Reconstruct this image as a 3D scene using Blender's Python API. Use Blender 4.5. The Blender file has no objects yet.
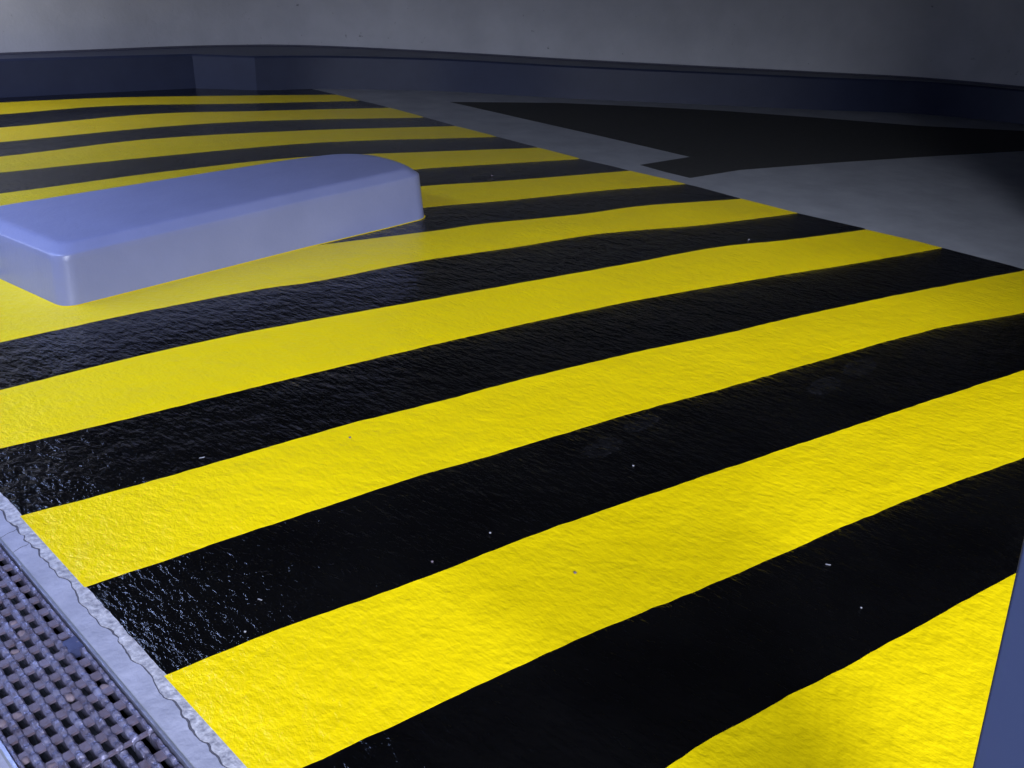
import bpy, bmesh, math, random
from mathutils import Vector, Matrix, noise
random.seed(7)
S = bpy.context.scene
COL = S.collection

# ---------------------------------------------------------------- camera
cd = bpy.data.cameras.new('camera')
cam = bpy.data.objects.new('camera', cd); COL.objects.link(cam)
cd.sensor_width = 36.0
cd.lens = 880.08 / 1024 * 36.0
cd.clip_start = 0.02
cam.matrix_world = Matrix(((0.69104253, 0.28906354, -0.66249716, 0.0),
                           (-0.72163364, 0.32826713, -0.60949617, 0.0),
                           (0.04129292, 0.89926801, 0.43544452, 1.5),
                           (0, 0, 0, 1)))
S.camera = cam

# ---------------------------------------------------------------- world, light, exposure
w = bpy.data.worlds.new('world'); S.world = w; w.use_nodes = True
w.node_tree.nodes['Background'].inputs[0].default_value = (0.45, 0.6, 1.0, 1)
w.node_tree.nodes['Background'].inputs[1].default_value = 0.25
S.view_settings.view_transform = 'Standard'
S.view_settings.look = 'None'
S.view_settings.exposure = 0.0
S.view_settings.gamma = 1.0
S.view_settings.use_curve_mapping = False

def area(name, loc, target, sx, sy, power, col):
    l = bpy.data.lights.new(name, 'AREA'); l.shape = 'RECTANGLE'
    l.size = sx; l.size_y = sy; l.energy = power; l.color = col
    o = bpy.data.objects.new(name, l); COL.objects.link(o)
    o.location = loc
    o.rotation_euler = (Vector(target) - Vector(loc)).to_track_quat('-Z', 'Y').to_euler()
    return o
# daylight through the entrance behind the camera, and through the gap in the left wall
area('entrance_daylight', (-2.6, -6.8, 5.0), (3.0, 3.4, 0.0), 6.0, 3.6, 2600, (0.82, 0.87, 1.0))
sd = area('side_daylight', (-1.1, 6.8, 1.85), (2.6, 4.6, 0.0), 4.0, 1.6, 28, (0.66, 0.73, 1.0))
sd.data.spread = math.radians(110)
# added unseen lights: fill for the far wall, strip for glints along the drain
area('wall_fill_light', (1.2, 8.5, 2.5), (2.3, 10.6, 1.2), 1.2, 0.5, 92, (0.76, 0.80, 1.0))
area('drain_glint_light', (0.15, 5.0, 2.62), (0.15, 5.0, 0.0), 0.14, 3.8, 125, (0.42, 0.55, 1.0))

# ---------------------------------------------------------------- traced outlines, metres on the floor
EDGES = [[(1.205, 0.619), (1.502, 0.554), (1.883, 0.455), (2.451, 0.314)], [(0.668, 1.14), (0.845, 1.103), (1.185, 1.033), (1.49, 0.962), (1.763, 0.888), (2.089, 0.808), (2.592, 0.683), (2.883, 0.598), (3.204, 0.499)], [(0.587, 1.567), (0.834, 1.527), (1.128, 1.456), (1.271, 1.427), (1.642, 1.353), (1.98, 1.271), (2.251, 1.201), (2.644, 1.1), (3.241, 0.945), (4.027, 0.733)], [(0.588, 1.996), (0.72, 1.973), (0.992, 1.928), (1.233, 1.887), (1.552, 1.832), (1.895, 1.75), (2.38, 1.644), (2.782, 1.54), (3.211, 1.433), (3.487, 1.367), (4.259, 1.17), (4.815, 0.957)], [(0.587, 2.431), (0.717, 2.401), (0.961, 2.357), (1.044, 2.341), (1.503, 2.271), (1.594, 2.257), (1.969, 2.171), (2.34, 2.097), (2.925, 1.953), (3.419, 1.808), (3.708, 1.739), (4.543, 1.503), (5.583, 1.175)], [(0.681, 2.864), (1.074, 2.792), (1.539, 2.72), (2.336, 2.579), (2.861, 2.475), (3.451, 2.339), (4.437, 2.045), (4.812, 1.919), (5.682, 1.662)], [(0.83, 3.3), (1.297, 3.27), (1.833, 3.195), (2.711, 2.995), (3.288, 2.861), (3.952, 2.707), (4.53, 2.581), (5.057, 2.372), (5.714, 2.153)], [(0.984, 3.752), (1.506, 3.719), (2.109, 3.641), (2.413, 3.561), (2.97, 3.491), (3.598, 3.336), (4.218, 3.197), (4.918, 2.906), (5.739, 2.648)], [(1.266, 4.581), (1.446, 4.319), (1.842, 4.208), (2.66, 4.073), (2.758, 4.052), (3.492, 3.861), (3.754, 3.81), (4.478, 3.564), (4.966, 3.451), (5.722, 3.125)], [(1.308, 4.703), (2.008, 4.547), (2.895, 4.449), (3.756, 4.32), (4.346, 4.118), (5.136, 3.891), (5.832, 3.634)], [(1.386, 4.932), (2.199, 4.937), (3.214, 4.922), (4.114, 4.775), (4.769, 4.528), (5.838, 4.18)], [(1.558, 5.436), (2.455, 5.461), (3.547, 5.415), (4.468, 5.22), (5.151, 4.981), (5.869, 4.717)], [(1.825, 6.22), (2.82, 6.21), (3.69, 6.14), (4.15, 6.027), (5.015, 5.652), (5.93, 5.238)], [(2.028, 6.815), (3.072, 6.725), (4.308, 6.541), (5.013, 6.288), (5.409, 6.095), (5.966, 5.833)], [(2.209, 7.344), (3.395, 7.385), (4.649, 7.045), (5.378, 6.742), (6.023, 6.452)], [(2.396, 7.894), (3.634, 7.874), (4.446, 7.731), (5.155, 7.454), (6.072, 7.011)], [(2.612, 8.526), (3.957, 8.535), (4.95, 8.16), (6.205, 7.652)], [(2.84, 9.195), (3.876, 9.179), (5.015, 8.688), (6.191, 8.227)], [(3.07, 9.871), (4.096, 9.67), (5.204, 9.212), (6.269, 8.703)], [(3.179, 10.189), (4.141, 10.06), (5.172, 9.899), (5.681, 9.437), (6.28, 9.253)]]
LANE = [(7.055, 7.645), (6.947, 6.451), (6.855, 5.31), (6.74, 4.214), (6.09, 4.276), (6.04, 3.991), (6.024, 3.742), (6.637, 3.657), (7.587, 3.322), (8.604, 2.926), (9.874, 2.393), (11.258, 2.786), (10.489, 3.647), (9.971, 4.586), (9.403, 5.502), (8.859, 6.164), (8.138, 6.931)]
KERB = [(3.179, 10.189), (4.141, 10.06), (5.172, 9.899), (5.681, 9.437), (6.383, 9.198), (7.176, 8.671), (7.634, 8.275), (8.451, 7.202), (9.797, 5.743), (10.577, 4.884), (11.447, 4.013)]
ISL = [(1.325, 3.965, 0.08), (2.10, 4.02, 0.02), (2.70, 4.065, 0.02), (3.30, 4.090, 0.05), (3.625, 4.115, 0.10), (3.70, 4.50, 0.16), (3.60, 4.86, 0.20), (3.1, 4.93, 0.1), (1.20, 4.97, 0.16)]
# ---------------------------------------------------------------- helpers
def tag(o, label=None, cat=None, group=None, kind=None):
    if label: o['label'] = label
    if cat: o['category'] = cat
    if group: o['group'] = group
    if kind: o['kind'] = kind
    return o

def obj(name, bm, mat, parent=None, smooth=False, sharp=28):
    me = bpy.data.meshes.new(name)
    bmesh.ops.recalc_face_normals(bm, faces=bm.faces[:])
    bm.to_mesh(me); bm.free()
    if smooth:
        for p in me.polygons: p.use_smooth = True
        me.set_sharp_from_angle(angle=math.radians(sharp))
    me.materials.append(mat)
    o = bpy.data.objects.new(name, me); COL.objects.link(o)
    if parent: o.parent = parent
    return o

def empty(name, loc=(0, 0, 0)):
    o = bpy.data.objects.new(name, None); COL.objects.link(o); o.location = loc
    o.empty_display_size = 0.2
    return o

def copy_tree(o, parent=None):
    c = o.copy(); COL.objects.link(c)
    if parent: c.parent = parent
    for ch in list(o.children): copy_tree(ch, c)
    return c

def box(bm, x0, x1, y0, y1, z0, z1):
    vs = [bm.verts.new((x, y, z)) for z in (z0, z1) for (x, y) in ((x0, y0), (x1, y0), (x1, y1), (x0, y1))]
    for f in ((0, 3, 2, 1), (4, 5, 6, 7), (0, 1, 5, 4), (1, 2, 6, 5), (2, 3, 7, 6), (3, 0, 4, 7)):
        bm.faces.new([vs[i] for i in f])

def prism(bm, pts, z0, z1):
    """closed slab with a polygonal outline"""
    top = [bm.verts.new((x, y, z1)) for x, y in pts]
    bot = [bm.verts.new((x, y, z0)) for x, y in pts]
    bm.faces.new(top); bm.faces.new(bot[::-1])
    n = len(pts)
    for i in range(n):
        bm.faces.new((top[i], bot[i], bot[(i + 1) % n], top[(i + 1) % n]))

def spline(pts, step=0.05):
    """Catmull-Rom through the points, resampled"""
    out = []
    P = [Vector(p) for p in pts]
    for i in range(len(P) - 1):
        p1, p2 = P[i], P[i + 1]
        p0 = P[i - 1] if i > 0 else p1 * 2 - p2
        p3 = P[i + 2] if i + 2 < len(P) else p2 * 2 - p1
        L = (p2 - p1).length
        m1 = (p2 - p0) * (L / max(1e-6, (p2 - p0).length)); m2 = (p3 - p1) * (L / max(1e-6, (p3 - p1).length))
        n = max(1, int(L / step))
        for k in range(n):
            t = k / n
            out.append((2*t**3 - 3*t**2 + 1) * p1 + (t**3 - 2*t**2 + t) * m1 + (-2*t**3 + 3*t**2) * p2 + (t**3 - t**2) * m2)
    out.append(P[-1])
    return out

# ---------------------------------------------------------------- materials
def new_mat(name):
    m = bpy.data.materials.new(name); m.use_nodes = True
    nt = m.node_tree; b = nt.nodes['Principled BSDF']
    return m, nt, b

def tex_noise(nt, scale, detail=4, rough=0.55, stretch=(1, 1, 1), vec=None):
    if vec is None:
        tc = nt.nodes.new('ShaderNodeTexCoord'); vec = tc.outputs['Object']
    mp = nt.nodes.new('ShaderNodeMapping'); mp.inputs['Scale'].default_value = stretch
    nt.links.new(vec, mp.inputs['Vector'])
    n = nt.nodes.new('ShaderNodeTexNoise'); n.inputs['Scale'].default_value = scale
    n.inputs['Detail'].default_value = detail; n.inputs['Roughness'].default_value = rough
    nt.links.new(mp.outputs[0], n.inputs['Vector'])
    return n.outputs['Fac']

def ramp(nt, fac, stops):
    r = nt.nodes.new('ShaderNodeValToRGB'); nt.links.new(fac, r.inputs[0])
    e = r.color_ramp.elements
    while len(e) < len(stops): e.new(0.5)
    for i, (p, c) in enumerate(stops):
        e[i].position = p; e[i].color = (*c, 1) if len(c) == 3 else c
    return r.outputs[0]

def math_node(nt, op, a, b):
    n = nt.nodes.new('ShaderNodeMath'); n.operation = op
    for i, v in enumerate((a, b)):
        if isinstance(v, (int, float)): n.inputs[i].default_value = v
        else: nt.links.new(v, n.inputs[i])
    return n.outputs[0]

def bump(nt, b, chain):
    """chain of (height socket, distance, strength)"""
    prev = None
    for h, d, s in chain:
        n = nt.nodes.new('ShaderNodeBump'); n.inputs['Distance'].default_value = d
        n.inputs['Strength'].default_value = s
        nt.links.new(h, n.inputs['Height'])
        if prev: nt.links.new(prev, n.inputs['Normal'])
        prev = n.outputs[0]
    nt.links.new(prev, b.inputs['Normal'])

def paint(name, c1, c2, rough, spec=0.5, big=0.006, small=0.002, gs=50, gy=0.6):
    m, nt, b = new_mat(name)
    n = tex_noise(nt, 3.0, 5)
    nt.links.new(ramp(nt, n, [(0.3, c1), (0.7, c2)]), b.inputs['Base Color'])
    b.inputs['Roughness'].default_value = rough
    b.inputs['Specular IOR Level'].default_value = spec
    grain = tex_noise(nt, gs, 4, 0.6, (1.0, gy, 1))
    lumps = tex_noise(nt, 14, 3, 0.5, (1.0, 0.7, 1))
    waves = tex_noise(nt, 2.2, 2, 0.5)
    bump(nt, b, [(waves, 0.02, 0.6), (lumps, big, 1.0), (grain, small, 1.0)])
    return m
M_yellow = paint('yellow_floor_paint', (0.79, 0.595, 0.002), (0.83, 0.635, 0.003), 0.30, 0.25, 0.006, 0.0045)
M_black = paint('black_floor_paint', (0.0015, 0.0015, 0.002), (0.003, 0.003, 0.0035), 0.12, 0.36, 0.007, 0.0068, 42, 0.4)

def smudges(m, spots):
    """faint dusty prints left on the dry black paint"""
    nt = m.node_tree; b = nt.nodes['Principled BSDF']
    tc = nt.nodes.new('ShaderNodeTexCoord'); acc = None
    for x, y, r, sx in spots:
        mp = nt.nodes.new('ShaderNodeMapping'); mp.vector_type = 'POINT'
        mp.inputs['Location'].default_value = (-x / r / sx, -y / r, 0); mp.inputs['Scale'].default_value = (1 / r / sx, 1 / r, 0)
        nt.links.new(tc.outputs['Object'], mp.inputs['Vector'])
        ln = nt.nodes.new('ShaderNodeVectorMath'); ln.operation = 'LENGTH'; nt.links.new(mp.outputs[0], ln.inputs[0])
        f = ramp(nt, ln.outputs['Value'], [(0.0, (0.45,) * 3), (0.7, (0.6,) * 3), (0.85, (1,) * 3), (1.0, (0,) * 3)])
        acc = f if acc is None else math_node(nt, 'MAXIMUM', acc, f)
    n = ramp(nt, tex_noise(nt, 38, 5, 0.7), [(0.42, (0,) * 3), (0.62, (1,) * 3)])
    f = math_node(nt, 'MULTIPLY', acc, n)
    old = b.inputs['Base Color'].links[0].from_socket
    mx = nt.nodes.new('ShaderNodeMix'); mx.data_type = 'RGBA'
    nt.links.new(f, mx.inputs[0]); nt.links.new(old, mx.inputs[6]); mx.inputs[7].default_value = (0.014, 0.014, 0.017, 1)
    nt.links.new(mx.outputs[2], b.inputs['Base Color'])
smudges(M_black, [(2.15, 1.545, 0.05, 2.0), (2.40, 1.56, 0.045, 2.2), (3.22, 1.25, 0.05, 2.4), (3.50, 1.23, 0.055, 2.2)])

def concrete(name, c1, c2, rough=0.8, scale=3, bd=0.003, spec=0.3):
    m, nt, b = new_mat(name)
    n = tex_noise(nt, scale, 8, 0.65)
    nt.links.new(ramp(nt, n, [(0.3, c1), (0.7, c2)]), b.inputs['Base Color'])
    b.inputs['Roughness'].default_value = rough
    b.inputs['Specular IOR Level'].default_value = spec
    bump(nt, b, [(tex_noise(nt, 30, 5, 0.6), bd, 0.8)])
    return m
M_floor = concrete('grey_concrete_floor', (0.20, 0.21, 0.235), (0.28, 0.29, 0.32), 0.6)
M_edge = concrete('pale_concrete_edging', (0.24, 0.25, 0.34), (0.35, 0.36, 0.48), 0.7, 9, 0.005)
M_asphalt = concrete('dark_asphalt', (0.018, 0.018, 0.018), (0.03, 0.03, 0.03), 0.85, 20)
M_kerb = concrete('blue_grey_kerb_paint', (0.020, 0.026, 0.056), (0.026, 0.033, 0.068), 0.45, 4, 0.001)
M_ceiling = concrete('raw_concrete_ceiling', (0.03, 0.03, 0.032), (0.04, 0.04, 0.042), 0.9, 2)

def wall_material():
    m, nt, b = new_mat('stained_plaster_wall')
    n = tex_noise(nt, 2.0, 6, 0.6)
    base = ramp(nt, n, [(0.3, (0.40, 0.40, 0.42)), (0.7, (0.48, 0.48, 0.50))])
    sp = tex_noise(nt, 9, 4, 0.7)
    spots = ramp(nt, sp, [(0.27, (0.45, 0.45, 0.45)), (0.33, (1, 1, 1))])
    mx = nt.nodes.new('ShaderNodeMix'); mx.data_type = 'RGBA'; mx.blend_type = 'MULTIPLY'
    mx.inputs[0].default_value = 1
    nt.links.new(base, mx.inputs[6]); nt.links.new(spots, mx.inputs[7])
    nt.links.new(mx.outputs[2], b.inputs['Base Color'])
    b.inputs['Roughness'].default_value = 0.85
    bump(nt, b, [(tex_noise(nt, 25, 5), 0.004, 0.6)])
    return m
M_wall = wall_material()

def island_material():
    m, nt, b = new_mat('blue_grey_gloss_paint')
    n = tex_noise(nt, 4, 5)
    nt.links.new(ramp(nt, n, [(0.3, (0.185, 0.205, 0.36)), (0.7, (0.205, 0.225, 0.39))]), b.inputs['Base Color'])
    b.inputs['Roughness'].default_value = 0.33
    bump(nt, b, [(tex_noise(nt, 5, 3), 0.008, 0.5), (tex_noise(nt, 60, 4, 0.6), 0.0012, 0.8)])
    return m
M_island = island_material()
M_post = concrete('blue_grey_post_paint', (0.032, 0.046, 0.11), (0.036, 0.05, 0.12), 0.5, 3, 0.0006)

def steel(name, c1, c2, metallic, rough, bd=0.002, sc=60):
    m, nt, b = new_mat(name)
    n = tex_noise(nt, 18, 6, 0.7)
    nt.links.new(ramp(nt, n, [(0.32, c1), (0.68, c2)]), b.inputs['Base Color'])
    b.inputs['Metallic'].default_value = metallic
    b.inputs['Roughness'].default_value = rough
    bump(nt, b, [(tex_noise(nt, sc, 4, 0.6), bd, 1.0)])
    return m
M_grate = steel('weathered_galvanised_steel', (0.07, 0.055, 0.085), (0.22, 0.225, 0.36), 0.4, 0.33, 0.006)
M_cross = steel('dusty_galvanised_steel', (0.085, 0.06, 0.075), (0.14, 0.12, 0.18), 0.2, 0.5)
M_rim = steel('bare_steel_angle', (0.22, 0.23, 0.32), (0.40, 0.42, 0.55), 0.6, 0.3, 0.0008)
M_clip = steel('blue_steel_clip', (0.045, 0.055, 0.13), (0.06, 0.07, 0.16), 0.3, 0.4, 0.0006)
M_pit = concrete('wet_channel_bed', (0.008, 0.006, 0.006), (0.015, 0.011, 0.010), 0.6, 10)
M_stone = concrete('gravel_stone', (0.11, 0.08, 0.10), (0.20, 0.165, 0.21), 0.7, 40, 0.001)
M_white = concrete('white_chip', (0.20, 0.20, 0.24), (0.34, 0.34, 0.38), 0.6, 40, 0.0005)
M_crack = concrete('dirt_in_crack', (0.05, 0.05, 0.07), (0.10, 0.10, 0.13), 0.9, 60, 0.0005)
M_seal = concrete('rough_mortar', (0.17, 0.17, 0.22), (0.55, 0.55, 0.63), 0.75, 60, 0.010)

# ---------------------------------------------------------------- floor (structure)
PX0, PX1 = 0.587, 0.506     # painted edge, right lip of the drain
GX0, GX1 = 0.262, 0.503     # clear width of the grate
fl = bmesh.new()
box(fl, -5.0, GX0 - 0.006, -5.0, 11.5, -0.3, 0.0)
box(fl, GX1 + 0.006, 14.5, -5.0, 11.5, -0.3, 0.0)
box(fl, GX0 - 0.006, GX1 + 0.006, -5.0, 11.5, -0.34, -0.24)
floor = tag(obj('floor', fl, M_floor), kind='structure')
# dark asphalt driving lane let into the floor on the right
bm = bmesh.new(); prism(bm, LANE, -0.01, 0.0015)
tag(obj('asphalt_lane', bm, M_asphalt, floor), 'near-black asphalt lane')
# mortar and concrete strip between the drain and the paint
def wobble_line(x, y0, y1, amp, step=0.02, seed=0.0, f=9):
    n = int((y1 - y0) / step)
    return [(x + amp * noise.noise(Vector((seed, (y0 + i * step) * f, 0.3))) + amp * 0.6 * noise.noise(Vector((seed + 5, (y0 + i * step) * f * 4, 0.3))), y0 + i * step) for i in range(n + 1)]
bm = bmesh.new()
l = wobble_line(0.512, -1.0, 6.5, 0.0); r = wobble_line(0.557, -1.0, 6.5, 0.013, 0.01, seed=3, f=11)
prism(bm, l + r[::-1], -0.01, 0.0015)
tag(obj('concrete_edging', bm, M_edge, floor), 'smooth pale concrete strip beside drain')
bm = bmesh.new()
r2 = wobble_line(0.592, -1.0, 6.5, 0.004, 0.01, seed=8)
l2 = [(x + 0.002 + 0.007 * abs(noise.noise(Vector((1.7, y * 14, 0)))), y) for x, y in r]
prism(bm, l2 + r2[::-1], -0.01, 0.003)
tag(obj('rough_mortar_line', bm, M_seal, floor), 'rough speckled mortar line')
bm = bmesh.new()
prism(bm, [(x - 0.002, y) for x, y in r] + [(x + 0.012, y) for x, y in l2[::-1]], -0.01, 0.0008)
tag(obj('crack_line', bm, M_crack, floor), 'dark crack in the concrete')
# small cross cracks
bm = bmesh.new()
for yy in (2.36, 2.27, 1.19):
    p = [(0.512 + i * 0.009, yy + 0.008 * noise.noise(Vector((i * 0.6, yy, 0))) + i * 0.002) for i in range(6)]
    prism(bm, p + [(x, y + 0.0018) for x, y in p[::-1]], 0.0, 0.0018)
obj('crack_line', bm, M_crack, floor)
bm = bmesh.new()
box(bm, -0.3, GX0 - 0.012, -1.0, 6.5, -0.01, 0.0015)
tag(obj('concrete_edging', bm, M_edge, floor), 'pale concrete on the far side of drain')

# ---------------------------------------------------------------- hazard marking
hm = empty('hazard_marking')
tag(hm, 'glossy yellow and black striped hazard paint covering the floor', 'floor marking')
XR = [(6.30, 9.30), (6.27, 8.70), (6.20, 7.65), (6.04, 6.45), (5.95, 5.55), (5.86, 4.70), (5.82, 3.63), (5.73, 2.95), (5.70, 1.95), (5.62, 1.2), (5.58, 0.4), (5.5, -1.0), (5.4, -2.2)]
def xr(y):
    for (xa, ya), (xb, yb) in zip(XR, XR[1:]):
        if yb <= y <= ya: return xa + (xb - xa) * (ya - y) / (ya - yb)
    return XR[0][0] if y > XR[0][1] else XR[-1][0]
EDGES[8] = [(1.266, 4.60), (1.6, 4.3), (2.1, 4.16)] + EDGES[8][3:]
base_edges = []
for e in EDGES:
    e = list(e)
    if e[0][0] > PX0 + 0.02:
        e.insert(0, (PX0, e[0][1] + 0.09 * (e[0][0] - PX0)))
    xe = xr(e[-1][1])
    if e[-1][0] < xe - 0.12:
        n = max(1, int((xe - e[-1][0]) / 0.8))
        a = Vector(e[-1]); s = -0.27
        for k in range(1, n + 1): e.append((a.x + (xe - a.x) * k / n, a.y + s * (xe - a.x) * k / n))
    base_edges.append(e)
# three more edges beside and behind the camera, out of frame
e1 = base_edges[0]
for d in (0.45, 0.90):
    base_edges.insert(0, [(x, y - d) for x, y in e1])
lines = []
for k, e in enumerate(base_edges):
    p = spline(e, 0.02)
    q = []
    for v in p:
        a = 0.0035 * noise.noise(Vector((v.x * 22, k * 3.1, 0))) + 0.003 * noise.noise(Vector((v.x * 5, k * 7.7, 2)))
        q.append((v.x, v.y + a))
    q[0] = (PX0, q[0][1])
    lines.append(q)
def side(x_of, ya, yb, seed):
    """points along an end of a stripe between two heights"""
    n = max(1, int(abs(yb - ya) / 0.02))
    return [(x_of(ya + (yb - ya) * i / n) + 0.005 * noise.noise(Vector((seed, (ya + (yb - ya) * i / n) * 18, 0))), ya + (yb - ya) * i / n) for i in range(1, n)]
def stripe(k, lo, hi, yellow):
    # keep the two border lines on a shared grid so that the slab is made of quads
    bm = bmesh.new()
    def at(line, x):
        if x <= line[0][0]: return line[0][1]
        for (xa, ya), (xb, yb) in zip(line, line[1:]):
            if xa <= x <= xb: return ya + (yb - ya) * (x - xa) / max(1e-9, xb - xa)
        return line[-1][1]
    z1 = 0.0032 if yellow else 0.0026
    x = PX0; cols = []
    while True:
        cols.append(x)
        if x >= 6.4: break
        x += 0.02
    prev = None
    for i, x in enumerate(cols):
        a, b = at(lo, x), at(hi, x)
        # slanted right end
        xm = xr((a + b) / 2)
        a_in, b_in = x <= xr(a), x <= xr(b)
        if not (a_in or b_in): break
        if not (a_in and b_in):
            # solve where the end line crosses
            u0, u1 = a, b
            for _ in range(18):
                um = (u0 + u1) / 2
                if (x <= xr(um)) == a_in: u0 = um
                else: u1 = um
            if a_in: b = u0
            else: a = u0
        jx = x + (0.004 * noise.noise(Vector((k, a * 9, 0))) if i == 0 else 0)
        ring = [bm.verts.new((jx, a, z1)), bm.verts.new((jx, b, z1)), bm.verts.new((jx, b, -0.004)), bm.verts.new((jx, a, -0.004))]
        if prev:
            for j in range(4):
                bm.faces.new((prev[j], prev[(j + 1) % 4], ring[(j + 1) % 4], ring[j]))
        else: bm.faces.new(ring)
        prev = ring
    bm.faces.new(prev[::-1])
    if yellow: o = obj('yellow_stripe', bm, M_yellow, hm); o['label'] = 'bright yellow stripe'
    else: o = obj('black_stripe', bm, M_black, hm); o['label'] = 'glossy black stripe'
nl = len(lines)
for k in range(nl - 1):
    # edge index 2 is the top of the nearest yellow stripe in view
    stripe(k, lines[k], lines[k + 1], k % 2 == 1)

# ---------------------------------------------------------------- kerb and walls
def path_offset(pts, d):
    out = []
    P = [Vector(p) for p in pts]
    for i, p in enumerate(P):
        a = P[max(0, i - 1)]; b = P[min(len(P) - 1, i + 1)]
        t = (b - a).normalized(); out.append((p.x - t.y * d, p.y + t.x * d))
    return out
KT = 0.37
kleft = [(-1.2, 10.25), (0.8, 10.22), (2.2, 10.2)] + KERB[:3]
kright = [KERB[3]] + [tuple(v) for v in spline(KERB[3:] + [(11.75, 3.2), (11.8, 2.3), (11.7, 1.0), (11.5, -0.5), (11.3, -4.0)], 0.3)][1:]
WALL = [(-1.2, 10.66), (0.8, 10.64), (2.2, 10.62), (3.41, 10.60), (4.4, 10.60), (5.3, 10.62), (5.95, 10.55), (6.5, 10.42), (7.15, 9.98), (8.2, 8.75), (9.0, 7.6), (10.0, 6.35), (11.0, 5.15), (11.75, 4.2), (12.05, 3.2), (12.1, 2.3), (12.0, 1.0), (11.8, -0.5), (11.6, -4.0)]
wl = [tuple(v) for v in spline(WALL, 0.3)]
front = kleft + kright
bm = bmesh.new()
lean = 0.02
f0 = [bm.verts.new((x, y, 0)) for x, y in front]
fo = path_offset(front, lean)
cb = 0.02
f1 = [bm.verts.new((x, y, KT - cb)) for x, y in fo]
f2 = [bm.verts.new((x, y, KT)) for x, y in path_offset(front, lean + cb)]
for a, b in ((f0, f1), (f1, f2)):
    for i in range(len(front) - 1): bm.faces.new((a[i], a[i + 1], b[i + 1], b[i]))
bk = [bm.verts.new((x, y, KT)) for x, y in wl]
# top: bridge the front edge with the wall line
i = j = 0
while i < len(f2) - 1 or j < len(bk) - 1:
    if j == len(bk) - 1 or (i < len(f2) - 1 and (f2[i + 1].co - bk[j].co).length < (f2[i].co - bk[j + 1].co).length):
        bm.faces.new((f2[i], f2[i + 1], bk[j])); i += 1
    else:
        bm.faces.new((f2[i], bk[j + 1], bk[j])); j += 1
bk0 = [bm.verts.new((x, y, 0)) for x, y in wl]
for i in range(len(wl) - 1): bm.faces.new((bk[i], bk[i + 1], bk0[i + 1], bk0[i]))
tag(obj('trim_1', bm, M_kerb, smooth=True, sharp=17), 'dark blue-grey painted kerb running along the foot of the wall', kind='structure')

def wall_strip(name, pts, z0, z1, th, mat):
    bm = bmesh.new()
    out = path_offset(pts, th)
    A = [[bm.verts.new((x, y, z)) for x, y in q] for q in (pts, out) for z in (z0, z1)]
    n = len(pts)
    for i in range(n - 1):
        bm.faces.new((A[0][i], A[0][i + 1], A[1][i + 1], A[1][i]))
        bm.faces.new((A[2][i], A[3][i], A[3][i + 1], A[2][i + 1]))
        bm.faces.new((A[1][i], A[1][i + 1], A[3][i + 1], A[3][i]))
        bm.faces.new((A[0][i], A[2][i], A[2][i + 1], A[0][i + 1]))
    for i in (0, n - 1): bm.faces.new((A[0][i], A[1][i], A[3][i], A[2][i]))
    o = obj(name, bm, mat, smooth=True); tag(o, kind='structure'); return o
wb = wall_strip('wall_back', wl, 0.0, 2.8, 0.25, M_wall)
# thin dirty joint where the wall meets the kerb
j1 = path_offset(wl, -0.012)
bm = bmesh.new()
for i in range(len(wl) - 1):
    q = [wl[i], wl[i + 1], j1[i + 1], j1[i]]
    prism(bm, [(x, y) for x, y in q], KT - 0.002, KT + 0.018)
o = obj('trim_2', bm, M_crack); tag(o, kind='structure')

bm = bmesh.new(); box(bm, -1.45, 14.5, -0.6, 11.5, 2.7, 2.9)
tag(obj('ceiling', bm, M_ceiling), kind='structure')
bm = bmesh.new(); box(bm, -1.45, 14.5, -0.6, -0.4, 2.52, 2.7)  # unseen beam added to cut entrance light on the far wall
tag(obj('shade_beam', bm, M_ceiling), kind='structure')
# left wall: solid except for the opening that lets daylight in
bm = bmesh.new()
box(bm, -1.45, -1.2, 9.4, 10.9, 0, 2.7)
box(bm, -1.45, -1.2, -0.6, 4.6, 0, 2.7)
box(bm, -1.45, -1.2, 4.6, 9.4, 0, 0.9)
tag(obj('wall_left', bm, M_wall), kind='structure')
bm = bmesh.new()  # unseen dark wall added to shade the far right of the floor
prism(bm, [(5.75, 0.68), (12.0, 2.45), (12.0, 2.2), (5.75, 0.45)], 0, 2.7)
tag(obj('shade_wall_right', bm, M_ceiling), kind='structure')
bm = bmesh.new()
box(bm, 3.0, 14.5, -1.75, -1.5, 0, 2.9)
tag(obj('wall_front', bm, M_wall), kind='structure')

# ---------------------------------------------------------------- traffic island
def resample_closed(pts, n):
    P = [Vector(p) for p in pts]; P.append(P[0])
    L = [0]
    for a, b in zip(P, P[1:]): L.append(L[-1] + (b - a).length)
    out = []
    for k in range(n):
        s = L[-1] * k / n
        for i in range(len(P) - 1):
            if L[i] <= s <= L[i + 1]:
                t = (s - L[i]) / max(1e-9, L[i + 1] - L[i]); out.append(P[i].lerp(P[i + 1], t)); break
    return out
def rounded(corners, n=8):
    """corners: (x, y, radius); arcs as quadratic curves"""
    out = []; m = len(corners)
    for i in range(m):
        p = Vector(corners[i][:2]); r = corners[i][2]
        a = Vector(corners[i - 1][:2]); b = Vector(corners[(i + 1) % m][:2])
        u = p + (a - p).normalized() * r; v = p + (b - p).normalized() * r
        for k in range(n + 1):
            t = k / n; out.append((1 - t) ** 2 * u + 2 * t * (1 - t) * p + t * t * v)
    return out
corners = ISL
ztop = lambda x: 0.262 + (x - 1.3) / 2.3 * 0.05
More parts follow.
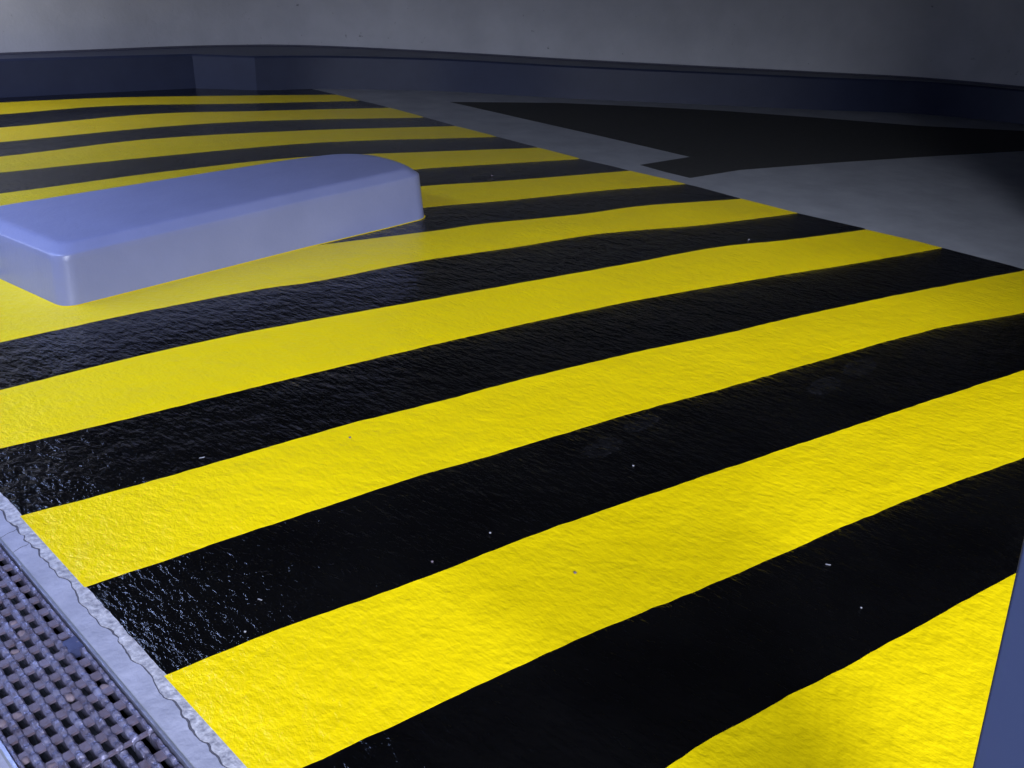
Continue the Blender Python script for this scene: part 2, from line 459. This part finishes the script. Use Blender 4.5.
def island():
    bm = bmesh.new()
    C0 = rounded(corners, 10)
    cx = sum(p.x for p in C0) / len(C0); cy = sum(p.y for p in C0) / len(C0)
    def inset(pts, d):
        out = []; m = len(pts)
        for i in range(m):
            a = pts[i - 1]; b = pts[(i + 1) % m]
            t = (b - a)
            if t.length < 1e-6: out.append(pts[i].copy()); continue
            t.normalize(); nrm = Vector((-t.y, t.x)); out.append(pts[i] + nrm * d)
        return out
    def poly_inset(cs, d):
        out = []; m = len(cs)
        for i in range(m):
            p = Vector(cs[i][:2]); a = Vector(cs[i - 1][:2]); b = Vector(cs[(i + 1) % m][:2])
            u = (p - a).normalized(); v = (b - p).normalized()
            n1 = Vector((-u.y, u.x)); n2 = Vector((-v.y, v.x))
            s = n1 + n2; s *= d / max(0.3, s.dot(n1))
            out.append((p.x + s.x, p.y + s.y, cs[i][2]))
        return out
    # number of points on each straight run, the same at every level
    cnt = []
    for i, p in enumerate(C0):
        cnt.append(max(1, int((C0[(i + 1) % len(C0)] - p).length / 0.06)))
    def outline(d):
        C = rounded(poly_inset(corners, d), 10)
        return [C[i].lerp(C[(i + 1) % len(C)], k / cnt[i]) for i in range(len(C)) for k in range(cnt[i])]
    D0 = outline(0.0)
    levels = [(0.0, 0.0), (0.35, 0.010), (0.75, 0.021), (0.84, 0.024), (0.86, 0.0262), (0.873, 0.030), (0.885, 0.036),
              (0.955, 0.066), (0.972, 0.074), (0.985, 0.082), (0.995, 0.092), (1.0, 0.104), (1.0, 0.13)]
    rings = []
    for h, d in levels:
        ring = []
        for p in outline(d):
            w = 0.003 * noise.noise(Vector((p.x * 3, p.y * 3, h * 2)))
            ring.append(bm.verts.new((p.x + w, p.y + w, 0.0034 + ztop(p.x) * h)))
        rings.append(ring)
    m = len(D0)
    for a, b in zip(rings, rings[1:]):
        for i in range(m): bm.faces.new((a[i], a[(i + 1) % m], b[(i + 1) % m], b[i]))
    bm.faces.new(rings[-1]); bm.faces.new(rings[0][::-1])
    o = obj('traffic_island', bm, M_island, smooth=True)
    tag(o, 'low blue-grey painted concrete island with rounded ends on the striped floor', 'traffic island')
    # uneven yellow paint line showing around the foot of the island
    bm = bmesh.new()
    ring_o = inset(D0, -0.012)
    top = []; 
    for i in range(m):
        p = ring_o[i]; q = D0[i].lerp(p, 0.55 + 0.45 * noise.noise(Vector((p.x * 11, p.y * 11, 0))))
        top.append(q)
    inn = inset(D0, 0.0)
    A = [bm.verts.new((p.x, p.y, 0.005)) for p in top]; B = [bm.verts.new((p.x, p.y, 0.005)) for p in inn]
    A0 = [bm.verts.new((p.x, p.y, 0.0)) for p in top]; B0 = [bm.verts.new((p.x, p.y, 0.0)) for p in inn]
    for i in range(m):
        j = (i + 1) % m
        bm.faces.new((A[i], A[j], B[j], B[i])); bm.faces.new((A[i], A0[i], A0[j], A[j]))
        bm.faces.new((A0[i], B0[i], B0[j], A0[j])); bm.faces.new((B[i], B[j], B0[j], B0[i]))
    y = obj('yellow_border', bm, M_yellow, hm); y['label'] = 'thin yellow paint line around the island foot'
island()

# ---------------------------------------------------------------- drain: channel frame, grates, clip, stones
df = empty('drain_channel', (0, 0, 0))
tag(df, 'long steel channel of the floor drain edging both sides of the grating', 'drain frame')
for x0, x1 in ((GX1 - 0.0005, GX1 + 0.0055), (GX0 - 0.0075, GX0 - 0.0005)):
    for ya, yb in ((-1.0, 2.19), (2.196, 6.5)):
        bm = bmesh.new()
        box(bm, x0, x1, ya, yb, -0.06, 0.004)
        bmesh.ops.bevel(bm, geom=[e for e in bm.edges], offset=0.001, segments=2, affect='EDGES')
        obj('side_rail', bm, M_rim, df)
    bm = bmesh.new()
    sx = -1 if x0 > 0.4 else 1
    box(bm, min(x0, x0 + sx * 0.012) if sx < 0 else x1, x0 if sx < 0 else x1 + 0.012, -1.0, 6.5, -0.045, -0.040)
    obj('support_ledge', bm, M_rim, df)
bm = bmesh.new()
box(bm, GX0 - 0.012, GX0 - 0.0078, -1.0, 6.5, -0.24, -0.02); box(bm, GX1 + 0.006, GX1 + 0.010, -1.0, 6.5, -0.24, -0.02)
box(bm, GX0 - 0.006, GX1 + 0.0055, -1.0, 6.5, -0.2395, -0.22)
obj('channel_lining', bm, M_pit, df)

COLS = [0.2795, 0.313, 0.3463, 0.3796, 0.4129, 0.4462, 0.479]
def make_grate(ybase, nrow):
    """one section: bearing bars along the drain, cross bars between the holes"""
    g = empty('drain_grate', (0, ybase, 0))
    L = nrow * 0.0602
    xs = [0.2680] + [(a + b) / 2 for a, b in zip(COLS, COLS[1:])] + [0.4945]
    for i, x in enumerate(xs):
        bm = bmesh.new()
        wd = 0.0082 if 0 < i < len(xs) - 1 else 0.0055
        # serrated top: a row of low rounded teeth
        n = nrow * 2
        prof = [(0.0, -0.013), (0.002, -0.006)]
        for k in range(n * 4 + 1):
            y = 0.004 + (L - 0.008) * k / (n * 4)
            prof.append((y, -0.0035 + 0.0028 * math.sin(k * math.pi / 2 + 0.4) + 0.0008 * noise.noise(Vector((y * 60, i, 0)))))
        prof += [(L - 0.002, -0.006), (L, -0.013)]
        for w0, w1, dz in ((-wd, wd, 0),):
            rows = []
            for y, z in prof:
                rows.append([bm.verts.new((x + u * wd, y, zz)) for u, zz in ((-1.0, -0.036), (-1.0, z - 0.004), (-0.55, z), (0.55, z), (1.0, z - 0.004), (1.0, -0.036))])
            for a, b in zip(rows, rows[1:]):
                for j in range(6): bm.faces.new((a[j], b[j], b[(j + 1) % 6], a[(j + 1) % 6]))
            bm.faces.new(rows[0]); bm.faces.new(rows[-1][::-1])
        obj('bearing_bar', bm, M_grate, g)
    for r in range(nrow + 1):
        y = r * 0.0602
        y0, y1 = y - 0.0125, y + 0.0125
        if r == 0: y0 = 0.001
        if r == nrow: continue
        bm = bmesh.new()
        box(bm, 0.2625, 0.5005, y0, y1, -0.0155, -0.0085)
        bmesh.ops.bevel(bm, geom=bm.edges[:], offset=0.0016, segments=2, affect='EDGES')
        for v in bm.verts: v.co.z += 0.0015 * noise.noise(Vector((v.co.x * 40, r * 2.0, 0)))
        obj('cross_bar', bm, M_cross, g)
    return g
g1 = make_grate(1.4475, 20)
tag(g1, 'upper steel grating section, the one holding a flat blue clip', 'drain grate', 'steel gratings in the drain')
g2 = copy_tree(g1)
g2.location = (0, 1.4430 - 20 * 0.0602, -0.004)
tag(g2, 'lower steel grating section, its bar ends showing at the bottom edge of the photo', 'drain grate', 'steel gratings in the drain')
g0 = copy_tree(g1); g0.location = (0, 1.4475 + 20 * 0.0602 + 0.005, 0)
tag(g0, 'grating section beyond the left edge of the photo', 'drain grate', 'steel gratings in the drain')
bm = bmesh.new()
box(bm, 0.4665, 0.500, -0.024, 0.024, -0.030, -0.0015)
bmesh.ops.bevel(bm, geom=bm.edges[:], offset=0.0025, segments=2, affect='EDGES')
cl = obj('locking_clip', bm, M_clip, g1); cl.location = (0, 1.8180 - 1.4475, 0); cl['label'] = 'flat blue clip filling one hole'

def stone_mesh(r, sq=0.75, seed=0, mat=None, name='stone'):
    bm = bmesh.new()
    bmesh.ops.create_icosphere(bm, subdivisions=3, radius=r)
    for v in bm.verts:
        k = 1 + 0.28 * noise.noise(v.co / r * 1.1 + Vector((seed * 3.1, 0, 0)))
        v.co = Vector((v.co.x * k, v.co.y * k * 1.1, v.co.z * k * sq))
    return obj(name, bm, mat or M_stone, smooth=True)
# stones caught in the grating holes: (x, y, radius, label)
ST = [(0.4129, 1.668, 0.0115, 'pinkish stone wedged in a grating hole nearest the middle of the drain'),
      (0.3130, 1.690, 0.0115, 'grey stone in a hole one row in from the left rail'),
      (0.2800, 1.690, 0.012, 'dark stone at the left rail where the drain meets the photo edge'),
      (0.479, 1.642, 0.0105, 'rusty stone in the hole row below the blue clip'),
      (0.4135, 1.995, 0.0115, 'round grey stone high up in the grating, left of the blue clip'),
      (0.4135, 1.945, 0.0115, 'lavender stone just below the round grey stone in the grating'),
      (0.3800, 1.892, 0.010, 'small pink stone in a hole left of the blue clip'),
      (0.3130, 1.505, 0.0105, 'pale stone in a hole at the bottom edge of the photo'),
      (0.2800, 1.560, 0.009, 'tiny pale stone beside the left rail of the drain')]
for i, (x, y, r, lb) in enumerate(ST):
    o = stone_mesh(r, 0.8, i); o.location = (x, y, -0.014); o.rotation_euler = (0, 0, i * 1.3)
    tag(o, lb, 'stone', 'stones caught in the drain grating')

# ---------------------------------------------------------------- leaning painted post at the right edge
def post():
    bm = bmesh.new()
    C = rounded([(1.0482, 0.0514, 0.004), (1.0482, -0.11, 0.012), (1.21, -0.11, 0.012), (1.21, 0.0514, 0.004)], 6)
    ax = Vector((-0.01678, 0.09121))
    rings = []
    for z, s in ((0.0034, 0), (0.4, 0), (0.8, 0), (0.935, 0), (0.95, 0.006), (0.955, 0.018)):
        ring = []
        for p in C:
            c = Vector((1.129, -0.03)); d = (c - p).normalized() * s
            ring.append(bm.verts.new((p.x + d.x + ax.x * z, p.y + d.y + ax.y * z, z)))
        rings.append(ring)
    m = len(C)
    for a, b in zip(rings, rings[1:]):
        for i in range(m): bm.faces.new((a[i], a[(i + 1) % m], b[(i + 1) % m], b[i]))
    bm.faces.new(rings[-1]); bm.faces.new(rings[0][::-1])
    o = obj('concrete_post', bm, M_post)
    tag(o, 'smooth blue-grey painted post leaning in at the lower right corner', 'post')
post()

# ---------------------------------------------------------------- chips and specks lying on the paint
FL = [(0.882, 1.648, 0.0050, 'curled', 'white curled paint flake on the black stripe nearest the drain joint'),
      (1.555, 1.166, 0.0042, 'stone', 'brown crumb on the widest yellow stripe in the middle of the picture'),
      (4.837, 2.533, 0.0085, 'curled', 'pale flake on the black stripe well right of the island'),
      (1.994, 0.554, 0.0026, 'white', 'tiny white grain low on the broad foreground black stripe'),
      (2.130, 1.398, 0.0034, 'white', 'white grain on a black stripe just below a faint dusty print'),
      (4.782, 4.705, 0.0075, 'stone', 'small crumb on the black stripe right of the island end'),
      (1.555, 2.170, 0.0042, 'stone', 'pinkish crumb on the yellow stripe below the island middle'),
      (1.516, 1.454, 0.0032, 'white', 'pale grain on a black stripe straight above the brown crumb'),
      (1.305, 1.467, 0.0036, 'stone', 'dull crumb on a black stripe at the left of the pale grain'),
      (2.104, 0.699, 0.0050, 'curled', 'grey fleck in the middle of the broad foreground black stripe'),
      (1.124, 2.381, 0.0060, 'curled', 'pale flake near the lower edge of a black stripe under the island corner'),
      (0.793, 1.571, 0.0028, 'white', 'white grain just left of the curled white flake')]
for i, (x, y, r, kd, lb) in enumerate(FL):
    if kd == 'curled':
        bm = bmesh.new(); n = 9; rows = []
        for k in range(n):
            a = k / (n - 1); w_ = r * 0.45 * math.sin(math.pi * (0.12 + 0.8 * a))
            cx_, cy_ = r * 2.2 * (a - 0.5), r * 0.9 * math.cos(a * 3.0)
            z_ = 0.0042 + r * 0.5 * a * a
            rows.append([bm.verts.new((cx_, cy_ + s * w_, z_ + dz)) for s, dz in ((-1, 0), (1, 0.0002), (1, -0.0009), (-1, -0.0009))])
        for p_, q_ in zip(rows, rows[1:]):
            for j in range(4): bm.faces.new((p_[j], q_[j], q_[(j + 1) % 4], p_[(j + 1) % 4]))
        bm.faces.new(rows[0]); bm.faces.new(rows[-1][::-1])
        o = obj('paint_flake', bm, M_white); o.location = (x, y, 0); o.rotation_euler = (0, 0, -0.5 + i * 0.7); cat = 'flake'
    else:
        o = stone_mesh(r, 0.6, i + 20, M_white if kd == 'white' else M_stone, 'crumb'); o.location = (x, y, 0.003 + r * 0.5); cat = 'crumb'
    tag(o, lb, cat, 'crumbs and flakes lying on the stripes')
